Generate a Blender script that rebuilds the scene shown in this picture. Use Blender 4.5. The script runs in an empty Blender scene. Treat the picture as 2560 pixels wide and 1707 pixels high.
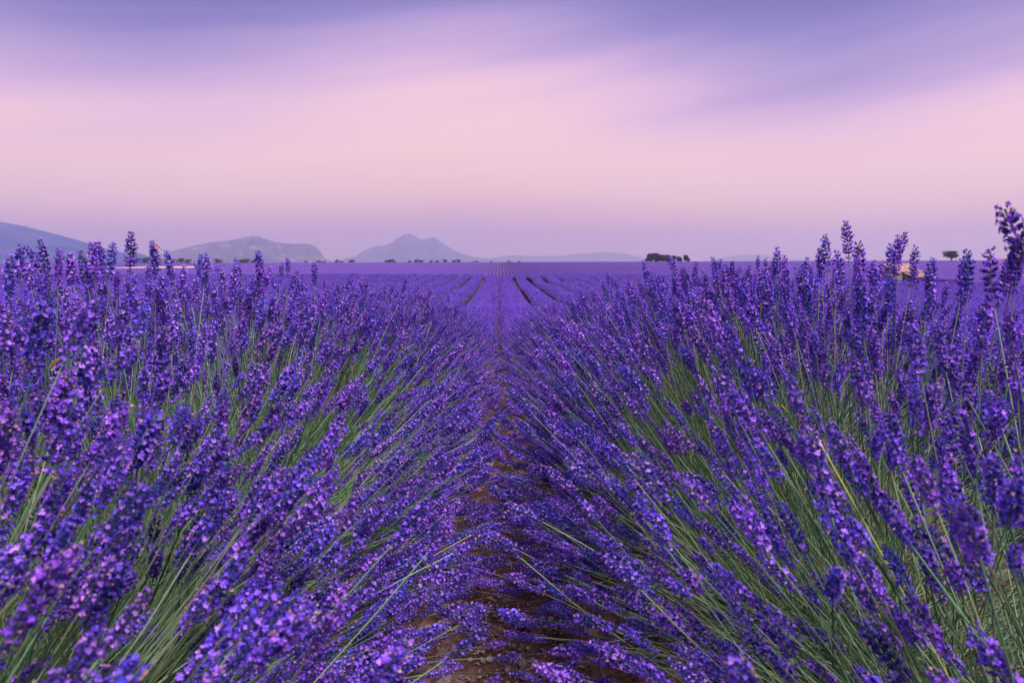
import bpy, math, random
import numpy as np
from mathutils import Vector, Matrix, Quaternion, Euler

random.seed(7)
rng = np.random.default_rng(11)
SC = bpy.context.scene
COL = SC.collection
R = math.radians

# ------------------------------------------------------------------ camera
EYE = 0.95
FOC = 24.0 / 36.0 * 2560.0            # focal length in photograph pixels
PITCH = math.atan((853.5 - 655.0) / FOC)
YAW = math.atan((1280.0 - 1247.0) / FOC)
cam_d = bpy.data.cameras.new('camera')
cam = bpy.data.objects.new('camera', cam_d)
COL.objects.link(cam)
cam_d.lens = 24.0
cam_d.sensor_width = 36.0
cam_d.clip_start = 0.02
cam_d.clip_end = 60000
cam.location = (0, 0, EYE)
cam.rotation_euler = (math.pi / 2 - PITCH, 0, -YAW)
cam_d.dof.use_dof = True
cam_d.dof.focus_distance = 2.6
cam_d.dof.aperture_fstop = 9.0
SC.camera = cam
CM = Euler((math.pi / 2 - PITCH, 0, -YAW)).to_matrix()
CMI = CM.inverted()


def pix(px, py, depth):
    """world point seen at photograph pixel (px, py) whose y coordinate is depth"""
    d = CM @ Vector(((px - 1280.0) / FOC, (853.5 - py) / FOC, -1.0))
    return Vector((0, 0, EYE)) + d * (depth / d.y)


# ------------------------------------------------------------------ world
SUN_EL, SUN_AZ = 60.0, 140.0          # azimuth clockwise from the view direction (+y)
W = bpy.data.worlds.new('World')
SC.world = W
W.use_nodes = True
wt = W.node_tree
wt.nodes.clear()


def N(t, typ, **kw):
    n = t.nodes.new(typ)
    for k, v in kw.items():
        if k.startswith('i_'):
            key = k[2:]
            n.inputs[int(key) if key.isdigit() else key].default_value = v
        else:
            setattr(n, k, v)
    return n


def M(t, op, a, b=None, c=None):
    n = t.nodes.new('ShaderNodeMath')
    n.operation = op
    for i, v in enumerate((a, b, c)):
        if v is None:
            continue
        if isinstance(v, (int, float)):
            n.inputs[i].default_value = v
        else:
            t.links.new(v, n.inputs[i])
    return n.outputs[0]


def s2l(c):
    return tuple(((v / 255.0) / 12.92 if v <= 10 else (((v / 255.0) + 0.055) / 1.055) ** 2.4) for v in c)


def ramp(t, fac, stops, interp='B_SPLINE'):
    n = t.nodes.new('ShaderNodeValToRGB')
    cr = n.color_ramp
    cr.interpolation = interp
    while len(cr.elements) < len(stops):
        cr.elements.new(0.5)
    for e, (p, c) in zip(cr.elements, sorted(stops, key=lambda s: s[0])):
        e.position = p
        e.color = (c[0], c[1], c[2], 1)
    t.links.new(fac, n.inputs[0])
    return n.outputs[0]


tc = N(wt, 'ShaderNodeTexCoord')
sx = N(wt, 'ShaderNodeSeparateXYZ')
wt.links.new(tc.outputs['Generated'], sx.inputs[0])
dx, dy, dz = sx.outputs
el = M(wt, 'MULTIPLY', M(wt, 'ARCSINE', dz), 180 / math.pi)
az = M(wt, 'MULTIPLY', M(wt, 'ARCTAN2', dx, dy), 180 / math.pi)
# broad folds of the thin cloud veil: how far the dusk bands are lifted or lowered with bearing
azn = M(wt, 'DIVIDE', M(wt, 'ADD', az, 60.0), 120.0)
w0 = [(-60, 3.4), (-46, 3.4), (-36, 3.8), (-26, 4.6), (-16, 2.6), (-7, 0.4), (1, 0.2), (10, 1.8), (18, 3.8), (25, 4.6),
      (31, 4.0), (38, 2.8), (46, 2.6), (60, 3.0)]
wr = ramp(wt, azn, [((a + 60) / 120, (v / 10,) * 3) for a, v in w0])
warp = M(wt, 'MULTIPLY', wr, 10.0)
# veil texture: plane-projected streaks
den = M(wt, 'ADD', M(wt, 'MAXIMUM', dz, 0.0), 0.10)
cmb = N(wt, 'ShaderNodeCombineXYZ')
wt.links.new(M(wt, 'DIVIDE', dx, den), cmb.inputs[0])
wt.links.new(M(wt, 'DIVIDE', dy, den), cmb.inputs[1])
mp = N(wt, 'ShaderNodeMapping')
mp.inputs['Rotation'].default_value = (0, 0, R(-62))
mp.inputs['Scale'].default_value = (0.2, 1.1, 1)
wt.links.new(cmb.outputs[0], mp.inputs[0])
nz = N(wt, 'ShaderNodeTexNoise')
nz.inputs['Scale'].default_value = 1.0
nz.inputs['Detail'].default_value = 6
nz.inputs['Roughness'].default_value = 0.52
wt.links.new(mp.outputs[0], nz.inputs['Vector'])
streak = M(wt, 'SUBTRACT', nz.outputs[0], 0.5)
hi = M(wt, 'MINIMUM', M(wt, 'MULTIPLY', M(wt, 'MAXIMUM', el, 0.0), 0.14), 1.0)
warp_s = M(wt, 'MULTIPLY', M(wt, 'ADD', M(wt, 'SUBTRACT', warp, 1.0), M(wt, 'MULTIPLY', streak, 2.0)), hi)
# long oblique streaks of high cloud, climbing to the right
cs_ = N(wt, 'ShaderNodeCombineXYZ')
wt.links.new(M(wt, 'MULTIPLY', az, 0.022), cs_.inputs[0])
wt.links.new(M(wt, 'MULTIPLY', M(wt, 'SUBTRACT', el, M(wt, 'MULTIPLY', az, 0.15)), 0.30), cs_.inputs[1])
nd = N(wt, 'ShaderNodeTexNoise')
nd.inputs['Scale'].default_value = 1.0
nd.inputs['Detail'].default_value = 5
wt.links.new(cs_.outputs[0], nd.inputs['Vector'])
diag = M(wt, 'MULTIPLY', M(wt, 'MULTIPLY', M(wt, 'SUBTRACT', nd.outputs[0], 0.5), 5.0), hi)
ele = M(wt, 'ADD', M(wt, 'ADD', el, warp_s), diag)
# one long oblique fold of the veil
line = M(wt, 'ADD', M(wt, 'MULTIPLY', az, 0.147), 8.2)
g_ = M(wt, 'DIVIDE', M(wt, 'SUBTRACT', el, line), 2.4)
g_ = M(wt, 'EXPONENT', M(wt, 'MULTIPLY', M(wt, 'MULTIPLY', g_, g_), -1.0))
on = M(wt, 'MINIMUM', M(wt, 'MAXIMUM', M(wt, 'DIVIDE', M(wt, 'ADD', az, 14.0), 24.0), 0.0), 1.0)
ele = M(wt, 'ADD', ele, M(wt, 'MULTIPLY', M(wt, 'MULTIPLY', g_, on), 1.7))
f = M(wt, 'DIVIDE', ele, 90.0)
stops = [(-3, (206, 166, 200)), (0.3, (208, 168, 200)), (2.0, (216, 172, 202)), (4.0, (243, 190, 202)), (6.8, (255, 210, 208)),
         (12.0, (248, 205, 217)), (15.6, (212, 178, 217)), (18.8, (150, 136, 198)), (22.5, (104, 100, 174)), (32, (98, 96, 176)),
         (50, (98, 98, 172)), (89, (92, 94, 168))]
sky = ramp(wt, f, [(max(0, e) / 90.0, s2l(c)) for e, c in stops], 'CARDINAL')
# a small lit scrap of cloud low on the right
ca = M(wt, 'DIVIDE', M(wt, 'SUBTRACT', az, 36.0), 1.3)
cb = M(wt, 'DIVIDE', M(wt, 'SUBTRACT', el, M(wt, 'ADD', M(wt, 'MULTIPLY', az, 0.05), 3.4)), 0.16)
cg = M(wt, 'EXPONENT', M(wt, 'MULTIPLY', M(wt, 'ADD', M(wt, 'MULTIPLY', ca, ca), M(wt, 'MULTIPLY', cb, cb)), -1.0))
mc = N(wt, 'ShaderNodeMix', data_type='RGBA')
wt.links.new(M(wt, 'MULTIPLY', cg, 0.55), mc.inputs[0])
wt.links.new(sky, mc.inputs[6])
mc.inputs[7].default_value = (1.0, 0.74, 0.68, 1)
sky = mc.outputs[2]
nis = N(wt, 'ShaderNodeTexSky', sky_type='NISHITA', sun_disc=False)
nis.sun_elevation = R(3.0)
nis.sun_rotation = R(SUN_AZ)
mixs = N(wt, 'ShaderNodeMix', data_type='RGBA', blend_type='ADD')
mixs.inputs[0].default_value = 0.004
wt.links.new(sky, mixs.inputs[6])
wt.links.new(nis.outputs[0], mixs.inputs[7])
bg = N(wt, 'ShaderNodeBackground')
bg.inputs[1].default_value = 0.555
wt.links.new(mixs.outputs[2], bg.inputs[0])
wo = N(wt, 'ShaderNodeOutputWorld')
wt.links.new(bg.outputs[0], wo.inputs[0])

# ------------------------------------------------------------------ sun
sun_d = bpy.data.lights.new('sun', 'SUN')
sun_d.energy = 3.2
sun_d.angle = R(25)
sun_d.color = (1.0, 0.83, 0.82)
sun = bpy.data.objects.new('sun', sun_d)
COL.objects.link(sun)
sv = Vector((math.sin(R(SUN_AZ)) * math.cos(R(SUN_EL)), math.cos(R(SUN_AZ)) * math.cos(R(SUN_EL)), math.sin(R(SUN_EL))))
sun.rotation_euler = sv.to_track_quat('Z', 'Y').to_euler()

SC.view_settings.view_transform = 'Standard'
SC.view_settings.look = 'None'
SC.view_settings.exposure = 0.95
SC.view_settings.gamma = 1.0
SC.cycles.use_denoising = True
SC.cycles.max_bounces = 6
SC.cycles.use_adaptive_sampling = True
SC.cycles.adaptive_threshold = 0.03
SC.cycles.diffuse_bounces = 3
SC.cycles.transmission_bounces = 4
SC.cycles.volume_bounces = 4
SC.cycles.sample_clamp_indirect = 6.0


# ------------------------------------------------------------------ helpers
def mesh(name, v, f_, mat=None, smooth=False):
    me = bpy.data.meshes.new(name)
    v = np.asarray(v, dtype=np.float32).reshape(-1, 3)
    if isinstance(f_, np.ndarray) and f_.ndim == 2:
        nf, k = f_.shape
        me.vertices.add(len(v))
        me.vertices.foreach_set('co', v.ravel())
        me.loops.add(nf * k)
        me.loops.foreach_set('vertex_index', f_.astype(np.int32).ravel())
        me.polygons.add(nf)
        me.polygons.foreach_set('loop_start', np.arange(nf, dtype=np.int32) * k)
        me.polygons.foreach_set('loop_total', np.full(nf, k, dtype=np.int32))
        me.update(calc_edges=True)
    else:
        me.from_pydata([tuple(map(float, p)) for p in v], [], f_)
        me.update()
    if mat:
        for m_ in (mat if isinstance(mat, (list, tuple)) else [mat]):
            me.materials.append(m_)
    if smooth:
        me.polygons.foreach_set('use_smooth', np.ones(len(me.polygons), dtype=bool))
    return me


def obj(name, me, parent=None, loc=None, **props):
    o = bpy.data.objects.new(name, me)
    COL.objects.link(o)
    if loc is not None:
        o.location = loc
    if parent is not None:
        o.parent = parent
    for k, v in props.items():
        o[k] = v
    return o


def face_col(me, cols):
    a = me.attributes.new('tint', 'FLOAT_COLOR', 'FACE')
    c = np.ones((len(me.polygons), 4), dtype=np.float32)
    c[:, :3] = cols
    a.data.foreach_set('color', c.ravel())


class Buf:
    """collects vertices, faces and per-face tints"""
    def __init__(s):
        s.v, s.f, s.c = [], [], []

    def add(s, vs, fs, col):
        b = len(s.v)
        s.v.extend(vs)
        for q in fs:
            s.f.append(tuple(b + i for i in q))
            s.c.append(col)

    def mesh(s, name, mat, smooth=False):
        me = mesh(name, s.v, s.f, mat, smooth)
        face_col(me, np.array(s.c, dtype=np.float32))
        return me


def pchip(xs, ys):
    xs, ys = np.array(xs, float), np.array(ys, float)
    h = np.diff(xs)
    d = np.diff(ys) / h
    m = np.zeros_like(ys)
    for i in range(1, len(xs) - 1):
        if d[i - 1] * d[i] > 0:
            w1, w2 = 2 * h[i] + h[i - 1], h[i] + 2 * h[i - 1]
            m[i] = (w1 + w2) / (w1 / d[i - 1] + w2 / d[i])
    m[0], m[-1] = d[0], d[-1]

    def fn(x):
        x = np.clip(np.asarray(x, float), xs[0], xs[-1])
        i = np.clip(np.searchsorted(xs, x, side='right') - 1, 0, len(xs) - 2)
        t = (x - xs[i]) / h[i]
        return ((1 + 2 * t) * (1 - t) ** 2 * ys[i] + t * (1 - t) ** 2 * h[i] * m[i]
                + t * t * (3 - 2 * t) * ys[i + 1] + t * t * (t - 1) * h[i] * m[i + 1])
    return fn


class Fourier:
    def __init__(s, seed, n=14, lo=0.5, hi=4.0, dim=2):
        r = np.random.default_rng(seed)
        fr = np.exp(r.uniform(math.log(lo), math.log(hi), n))
        d = r.normal(size=(n, dim))
        d /= np.linalg.norm(d, axis=1)[:, None]
        s.k = d * fr[:, None]
        s.p = r.uniform(0, 6.283, n)
        s.a = fr ** -0.6
        s.a /= math.sqrt((s.a ** 2).sum() / 2)

    def __call__(s, *c):
        q = np.stack(np.broadcast_arrays(*[np.asarray(v, float) for v in c]), -1)
        return (np.sin(q @ s.k.T + s.p) * s.a).sum(-1)


# ------------------------------------------------------------------ materials
def mat_new(name):
    m = bpy.data.materials.new(name)
    m.use_nodes = True
    t = m.node_tree
    t.nodes.clear()
    out = t.nodes.new('ShaderNodeOutputMaterial')
    return m, t, out


def plant_mat(name, base=None, rough=0.6, trans=0.25, hue_var=0.03, val_var=0.35, spec=0.25):
    m, t, out = mat_new(name)
    oi = t.nodes.new('ShaderNodeObjectInfo')
    hsv = t.nodes.new('ShaderNodeHueSaturation')
    if base is None:
        at = N(t, 'ShaderNodeAttribute', attribute_name='tint')
        t.links.new(at.outputs['Color'], hsv.inputs['Color'])
    else:
        hsv.inputs['Color'].default_value = (*base, 1)
    t.links.new(M(t, 'ADD', M(t, 'MULTIPLY', oi.outputs['Random'], hue_var), 0.5 - hue_var / 2), hsv.inputs['Hue'])
    r2 = M(t, 'FRACT', M(t, 'MULTIPLY', oi.outputs['Random'], 37.7))
    t.links.new(M(t, 'ADD', M(t, 'MULTIPLY', r2, val_var), 1 - val_var / 2), hsv.inputs['Value'])
    p = t.nodes.new('ShaderNodeBsdfPrincipled')
    p.inputs['Roughness'].default_value = rough
    p.inputs['Specular IOR Level'].default_value = spec
    t.links.new(hsv.outputs[0], p.inputs['Base Color'])
    tr = t.nodes.new('ShaderNodeBsdfTranslucent')
    t.links.new(hsv.outputs[0], tr.inputs[0])
    mx = t.nodes.new('ShaderNodeMixShader')
    mx.inputs[0].default_value = trans
    t.links.new(p.outputs[0], mx.inputs[1])
    t.links.new(tr.outputs[0], mx.inputs[2])
    t.links.new(mx.outputs[0], out.inputs[0])
    return m


def noise_mat(name, c1, c2, scale=8, detail=6, rough=0.9, bump=0.0, c3=None, coord='Object', lo=0.35, hi=0.65, bscale=None):
    m, t, out = mat_new(name)
    tcn = t.nodes.new('ShaderNodeTexCoord')
    n1 = N(t, 'ShaderNodeTexNoise')
    n1.inputs['Scale'].default_value = scale
    n1.inputs['Detail'].default_value = detail
    t.links.new(tcn.outputs[coord], n1.inputs['Vector'])
    st = [(lo, c1), (hi, c2)] if c3 is None else [(lo, c1), ((lo + hi) / 2, c2), (hi, c3)]
    c = ramp(t, n1.outputs[0], st, 'LINEAR')
    p = t.nodes.new('ShaderNodeBsdfPrincipled')
    p.inputs['Roughness'].default_value = rough
    p.inputs['Specular IOR Level'].default_value = 0.2
    t.links.new(c, p.inputs['Base Color'])
    if bump:
        n2 = N(t, 'ShaderNodeTexNoise')
        n2.inputs['Scale'].default_value = bscale or scale * 3
        n2.inputs['Detail'].default_value = 5
        t.links.new(tcn.outputs[coord], n2.inputs['Vector'])
        b = t.nodes.new('ShaderNodeBump')
        b.inputs['Strength'].default_value = bump
        b.inputs['Distance'].default_value = 0.5 / scale
        t.links.new(n2.outputs[0], b.inputs['Height'])
        t.links.new(b.outputs[0], p.inputs['Normal'])
    t.links.new(p.outputs[0], out.inputs[0])
    return m


M_spike = plant_mat('lavender_bloom', None, 0.55, 0.22, 0.035, 0.45)
M_stem = plant_mat('lavender_stem', None, 0.6, 0.12, 0.02, 0.3)
M_core = noise_mat('lavender_core', (0.022, 0.045, 0.022), (0.05, 0.085, 0.045), 30, 4, 0.9, 0.6)
M_soil = noise_mat('soil', (0.05, 0.024, 0.021), (0.115, 0.061, 0.053), 9, 9, 0.95, 0.9, (0.21, 0.14, 0.125), bscale=45, lo=0.3, hi=0.72)
M_stone = noise_mat('stone', (0.15, 0.105, 0.095), (0.32, 0.25, 0.23), 14, 6, 0.85, 0.4)
M_row = noise_mat('lavender_mass', (0.03, 0.035, 0.09), (0.055, 0.05, 0.15), 5.5, 8, 0.9, 0.9, (0.09, 0.06, 0.24), bscale=22, lo=0.3, hi=0.7)  # foliage under the tufts, its colour darkened for the shade between rows
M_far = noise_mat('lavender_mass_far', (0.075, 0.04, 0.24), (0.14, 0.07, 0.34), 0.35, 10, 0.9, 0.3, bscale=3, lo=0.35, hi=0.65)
M_wheat = noise_mat('stubble', (0.50, 0.34, 0.22), (0.66, 0.48, 0.33), 0.6, 8, 0.9)
M_plain = noise_mat('plain', (0.09, 0.10, 0.06), (0.16, 0.14, 0.09), 0.01, 8, 0.95)
M_bark = noise_mat('bark', (0.04, 0.03, 0.022), (0.09, 0.07, 0.05), 6, 5, 0.95, 0.6)
M_leaf = plant_mat('tree_leaf', None, 0.6, 0.15, 0.03, 0.3)

# ------------------------------------------------------------------ terrain
_G = pchip([-60, 0, 1.8, 4.6, 9.3, 20, 38, 60, 80, 100, 125, 160, 210, 255, 300, 360, 450, 540, 610, 680, 900, 1600, 4000, 20000],
           [0.05, 0, -0.02, -0.19, -0.64, -1.20, -1.62, -1.62, -1.24, -1.75, -2.75, -4.1, -5.1, -5.15, -4.75, -3.75, -2.1, -0.65, 0.10,
            -0.3, -5.5, -14, -20, -20])
_q = Fourier(5, 16, 8, 60)


def ground_z(x, y):
    x, y = np.asarray(x, float), np.asarray(y, float)
    near = 1 / (1 + np.exp(np.clip((y - 104) / 4, -40, 40)))
    far = 1 / (1 + np.exp(np.clip(-(y - 185) / 14, -40, 40)))
    z = _G(y) - near * 0.032 * 6 * np.log1p(np.exp(np.clip((x - 22) / 6, -30, 30)))
    return z + far * 0.0034 * np.clip(x, -700, 700) * np.clip((2400 - y) / 1600, 0, 1)


SP = 1.6                               # row spacing; furrow at x = 0
xs = np.concatenate([-np.geomspace(1.3, 9000, 70)[::-1], np.linspace(-1.2, 1.2, 150), np.geomspace(1.3, 9000, 70)])
ys = np.concatenate([np.linspace(-60, -1, 12), np.linspace(-0.8, 0.6, 12), np.linspace(0.62, 6.5, 390), np.geomspace(6.6, 12000, 130)])
X, Y = np.meshgrid(xs, ys)
Z = ground_z(X, Y)
fur = np.exp(-(Y - 3) ** 2 / 60.0) * (np.abs(X) < 1.25)
cl = Fourier(21, 30, 25, 190)(X, Y)
cl2 = Fourier(22, 24, 6, 30)(X, Y)
Z = Z + fur * (0.075 * np.clip(np.abs(X) / 0.6, 0, 1.3) ** 2 + 0.012 * cl2 + 0.008 * np.abs(cl) - 0.01)
nx_, ny_ = len(xs), len(ys)
ii = np.arange((ny_ - 1) * (nx_ - 1))
r_, c_ = ii // (nx_ - 1), ii % (nx_ - 1)
quads = np.stack([r_ * nx_ + c_, r_ * nx_ + c_ + 1, (r_ + 1) * nx_ + c_ + 1, (r_ + 1) * nx_ + c_], 1)
gm = mesh('ground', np.stack([X, Y, Z], -1).reshape(-1, 3), quads, [M_soil, M_plain], True)
mi = np.zeros(len(quads), dtype=np.int32)
mi[Y[:-1, :-1].ravel() > 640] = 1
gm.polygons.foreach_set('material_index', mi)
ground = obj('ground', gm, kind='structure')


def furrow_z(x, y):
    return ground_z(x, y) + 0.075 * np.clip(np.abs(x) / 0.6, 0, 1.3) ** 2 * np.exp(-(y - 3) ** 2 / 60.0)


# stones and gravel in the furrow (stones are parts of the ground)
def stone_mesh(k):
    import bmesh
    bm = bmesh.new()
    bmesh.ops.create_icosphere(bm, subdivisions=2, radius=1.0)
    r = random.Random(100 + k)
    ax = [Vector((r.gauss(0, 1), r.gauss(0, 1), r.gauss(0, 1))).normalized() for _ in range(9)]
    cut = [r.uniform(0.38, 0.8) for _ in ax]
    for v in bm.verts:
        for a, c in zip(ax, cut):
            d = v.co.dot(a)
            if d > c:
                v.co -= a * (d - c)
        v.co.z *= 0.7
    me = bpy.data.meshes.new('stone')
    bm.to_mesh(me)
    bm.free()
    me.materials.append(M_stone)
    return me


STONES = [stone_mesh(k) for k in range(8)]
rs = random.Random(5)
for i in range(240):
    y = 1.35 + 4.2 * rs.random() ** 1.6
    x = rs.gauss(0.0, 0.17)
    sz = (0.007 + 0.024 * rs.random() ** 3.2) * (1 + 0.12 * y)
    o = obj('stone', STONES[i % 8], ground, (x, y, float(furrow_z(x, y)) + sz * 0.05), kind='structure')
    o.rotation_euler = (rs.uniform(-.4, .4), rs.uniform(-.4, .4), rs.uniform(0, 6.28))
    o.scale = (sz * rs.uniform(.8, 1.4), sz * rs.uniform(.7, 1.1), sz * rs.uniform(.6, 1.0))
gv, gf = [], []
for i in range(5200):
    y = 1.2 + 5.2 * rs.random() ** 1.5
    x = rs.gauss(0, 0.2)
    s_ = 0.0016 + 0.005 * rs.random() ** 2.5
    z = float(furrow_z(x, y)) + s_ * 0.5
    b = len(gv)
    a0 = rs.uniform(0, 6.28)
    for a in range(4):
        rr = s_ * rs.uniform(.7, 1.5)
        gv.append((x + math.cos(a0 + a * 1.57) * rr, y + math.sin(a0 + a * 1.57) * rr, z + rs.uniform(-.3, .3) * s_))
    gv.append((x, y, z + s_ * rs.uniform(.5, 1)))
    gv.append((x, y, z - s_))
    for a in range(4):
        gf.append((b + a, b + (a + 1) % 4, b + 4))
        gf.append((b + (a + 1) % 4, b + a, b + 5))
obj('gravel', mesh('gravel', gv, gf, M_stone), ground, kind='stuff')

# ------------------------------------------------------------------ mountains
M_mount = noise_mat('haze_tinted_scrub', (0.015, 0.05, 0.20), (0.03, 0.065, 0.22), 0.004, 9, 0.95, 0.0, (0.05, 0.09, 0.24), lo=0.35, hi=0.72)  # blue of the hazy air is put into the scrub colour itself
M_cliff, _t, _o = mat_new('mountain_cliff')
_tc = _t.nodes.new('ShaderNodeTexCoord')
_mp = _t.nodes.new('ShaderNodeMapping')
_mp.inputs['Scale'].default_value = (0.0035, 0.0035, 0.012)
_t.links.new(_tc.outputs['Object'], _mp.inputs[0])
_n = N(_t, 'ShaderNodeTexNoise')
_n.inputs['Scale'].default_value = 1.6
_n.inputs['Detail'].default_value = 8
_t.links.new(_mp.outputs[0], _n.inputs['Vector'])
_c = ramp(_t, _n.outputs[0], [(0.49, (0.025, 0.05, 0.15)), (0.56, (0.045, 0.07, 0.16)), (0.62, (0.19, 0.165, 0.21))], 'LINEAR')  # dark tones carry painted blue haze; the pale tone is cliff rock
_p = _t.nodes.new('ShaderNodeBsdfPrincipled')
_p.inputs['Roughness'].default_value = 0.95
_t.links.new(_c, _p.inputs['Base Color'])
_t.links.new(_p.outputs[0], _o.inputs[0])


def mountain(name, D, prof, depth, label, mat, seed, rough=0.10):
    pts = [pix(px, py, D) for px, py in prof]
    px_ = np.array([p.x for p in pts])
    pz_ = np.array([p.z for p in pts])
    fn = pchip(px_, pz_)
    base = float(ground_z(px_.mean(), D)) - 6
    nu, nv = 220, 46
    u = np.linspace(px_[0], px_[-1], nu)
    v = np.linspace(0, 1, nv)
    U, V = np.meshgrid(u, v)
    r0 = 0.62
    sh = np.where(V < r0, np.clip(V / r0, 0, 1) ** 1.25, np.clip((1 - V) / (1 - r0), 0, 1) ** 0.9)
    Fz = Fourier(seed, 26, 2.5, 38)
    span = px_[-1] - px_[0]
    n = Fz(U / span * 5, V * 1.6)
    Hh = fn(U) - base
    # spurs and gullies on the slopes, none on the skyline itself
    z = base + Hh * np.clip(sh * (1 + rough * n * (1 - sh) * 3.2), 0, 1.0)
    z += Hh * 0.012 * Fourier(seed + 1, 20, 10, 90)(U / span * 6, V * 3) * sh
    Yy = D + (V - r0) * depth
    Xx = U * Yy / D                                     # slopes widen with distance
    k = np.arange((nv - 1) * (nu - 1))
    a, b = k // (nu - 1), k % (nu - 1)
    q = np.stack([a * nu + b, a * nu + b + 1, (a + 1) * nu + b + 1, (a + 1) * nu + b], 1)
    obj(name, mesh(name, np.stack([Xx, Yy, z], -1).reshape(-1, 3), q, mat, True), kind='structure', label=label)


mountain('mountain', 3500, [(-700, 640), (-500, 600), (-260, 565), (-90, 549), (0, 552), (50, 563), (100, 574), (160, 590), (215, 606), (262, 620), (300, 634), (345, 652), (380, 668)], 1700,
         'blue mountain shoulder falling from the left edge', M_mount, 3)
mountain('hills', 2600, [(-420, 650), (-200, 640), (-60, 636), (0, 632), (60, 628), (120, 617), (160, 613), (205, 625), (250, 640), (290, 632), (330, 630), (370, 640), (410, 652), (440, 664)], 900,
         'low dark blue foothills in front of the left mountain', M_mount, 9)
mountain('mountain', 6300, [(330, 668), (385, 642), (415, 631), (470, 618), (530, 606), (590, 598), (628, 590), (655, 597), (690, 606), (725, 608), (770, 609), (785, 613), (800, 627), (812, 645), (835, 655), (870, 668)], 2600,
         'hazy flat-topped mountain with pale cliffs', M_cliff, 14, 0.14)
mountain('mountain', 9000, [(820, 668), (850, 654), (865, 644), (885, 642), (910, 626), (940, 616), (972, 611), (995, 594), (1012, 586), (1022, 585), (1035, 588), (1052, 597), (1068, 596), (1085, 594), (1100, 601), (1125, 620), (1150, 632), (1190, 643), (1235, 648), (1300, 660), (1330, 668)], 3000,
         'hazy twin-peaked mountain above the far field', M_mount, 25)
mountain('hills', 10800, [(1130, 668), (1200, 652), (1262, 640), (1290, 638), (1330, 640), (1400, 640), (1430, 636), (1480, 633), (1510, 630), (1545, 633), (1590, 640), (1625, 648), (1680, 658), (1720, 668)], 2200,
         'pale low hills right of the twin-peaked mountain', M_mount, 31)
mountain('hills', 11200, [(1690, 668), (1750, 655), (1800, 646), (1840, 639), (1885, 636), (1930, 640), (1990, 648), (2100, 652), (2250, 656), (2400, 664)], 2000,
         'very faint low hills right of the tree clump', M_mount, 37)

# ------------------------------------------------------------------ lavender geometry templates
C_CAL = np.array([(0.055, 0.035, 0.31), (0.085, 0.045, 0.39), (0.06, 0.05, 0.33)])
C_PET = np.array([(0.20, 0.08, 0.76), (0.265, 0.11, 0.83), (0.155, 0.065, 0.73), (0.40, 0.19, 0.85)])
C_DRY = np.array([(0.56, 0.34, 0.31), (0.47, 0.27, 0.29), (0.60, 0.42, 0.38)])
C_GRN = np.array([(0.18, 0.36, 0.17), (0.28, 0.46, 0.26), (0.12, 0.27, 0.12), (0.36, 0.46, 0.23)])


def basis(d):
    d = d.normalized()
    a = Vector((0, 0, 1)) if abs(d.z) < 0.9 else Vector((1, 0, 0))
    x = d.cross(a).normalized()
    return x, d.cross(x).normalized(), d


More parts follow.
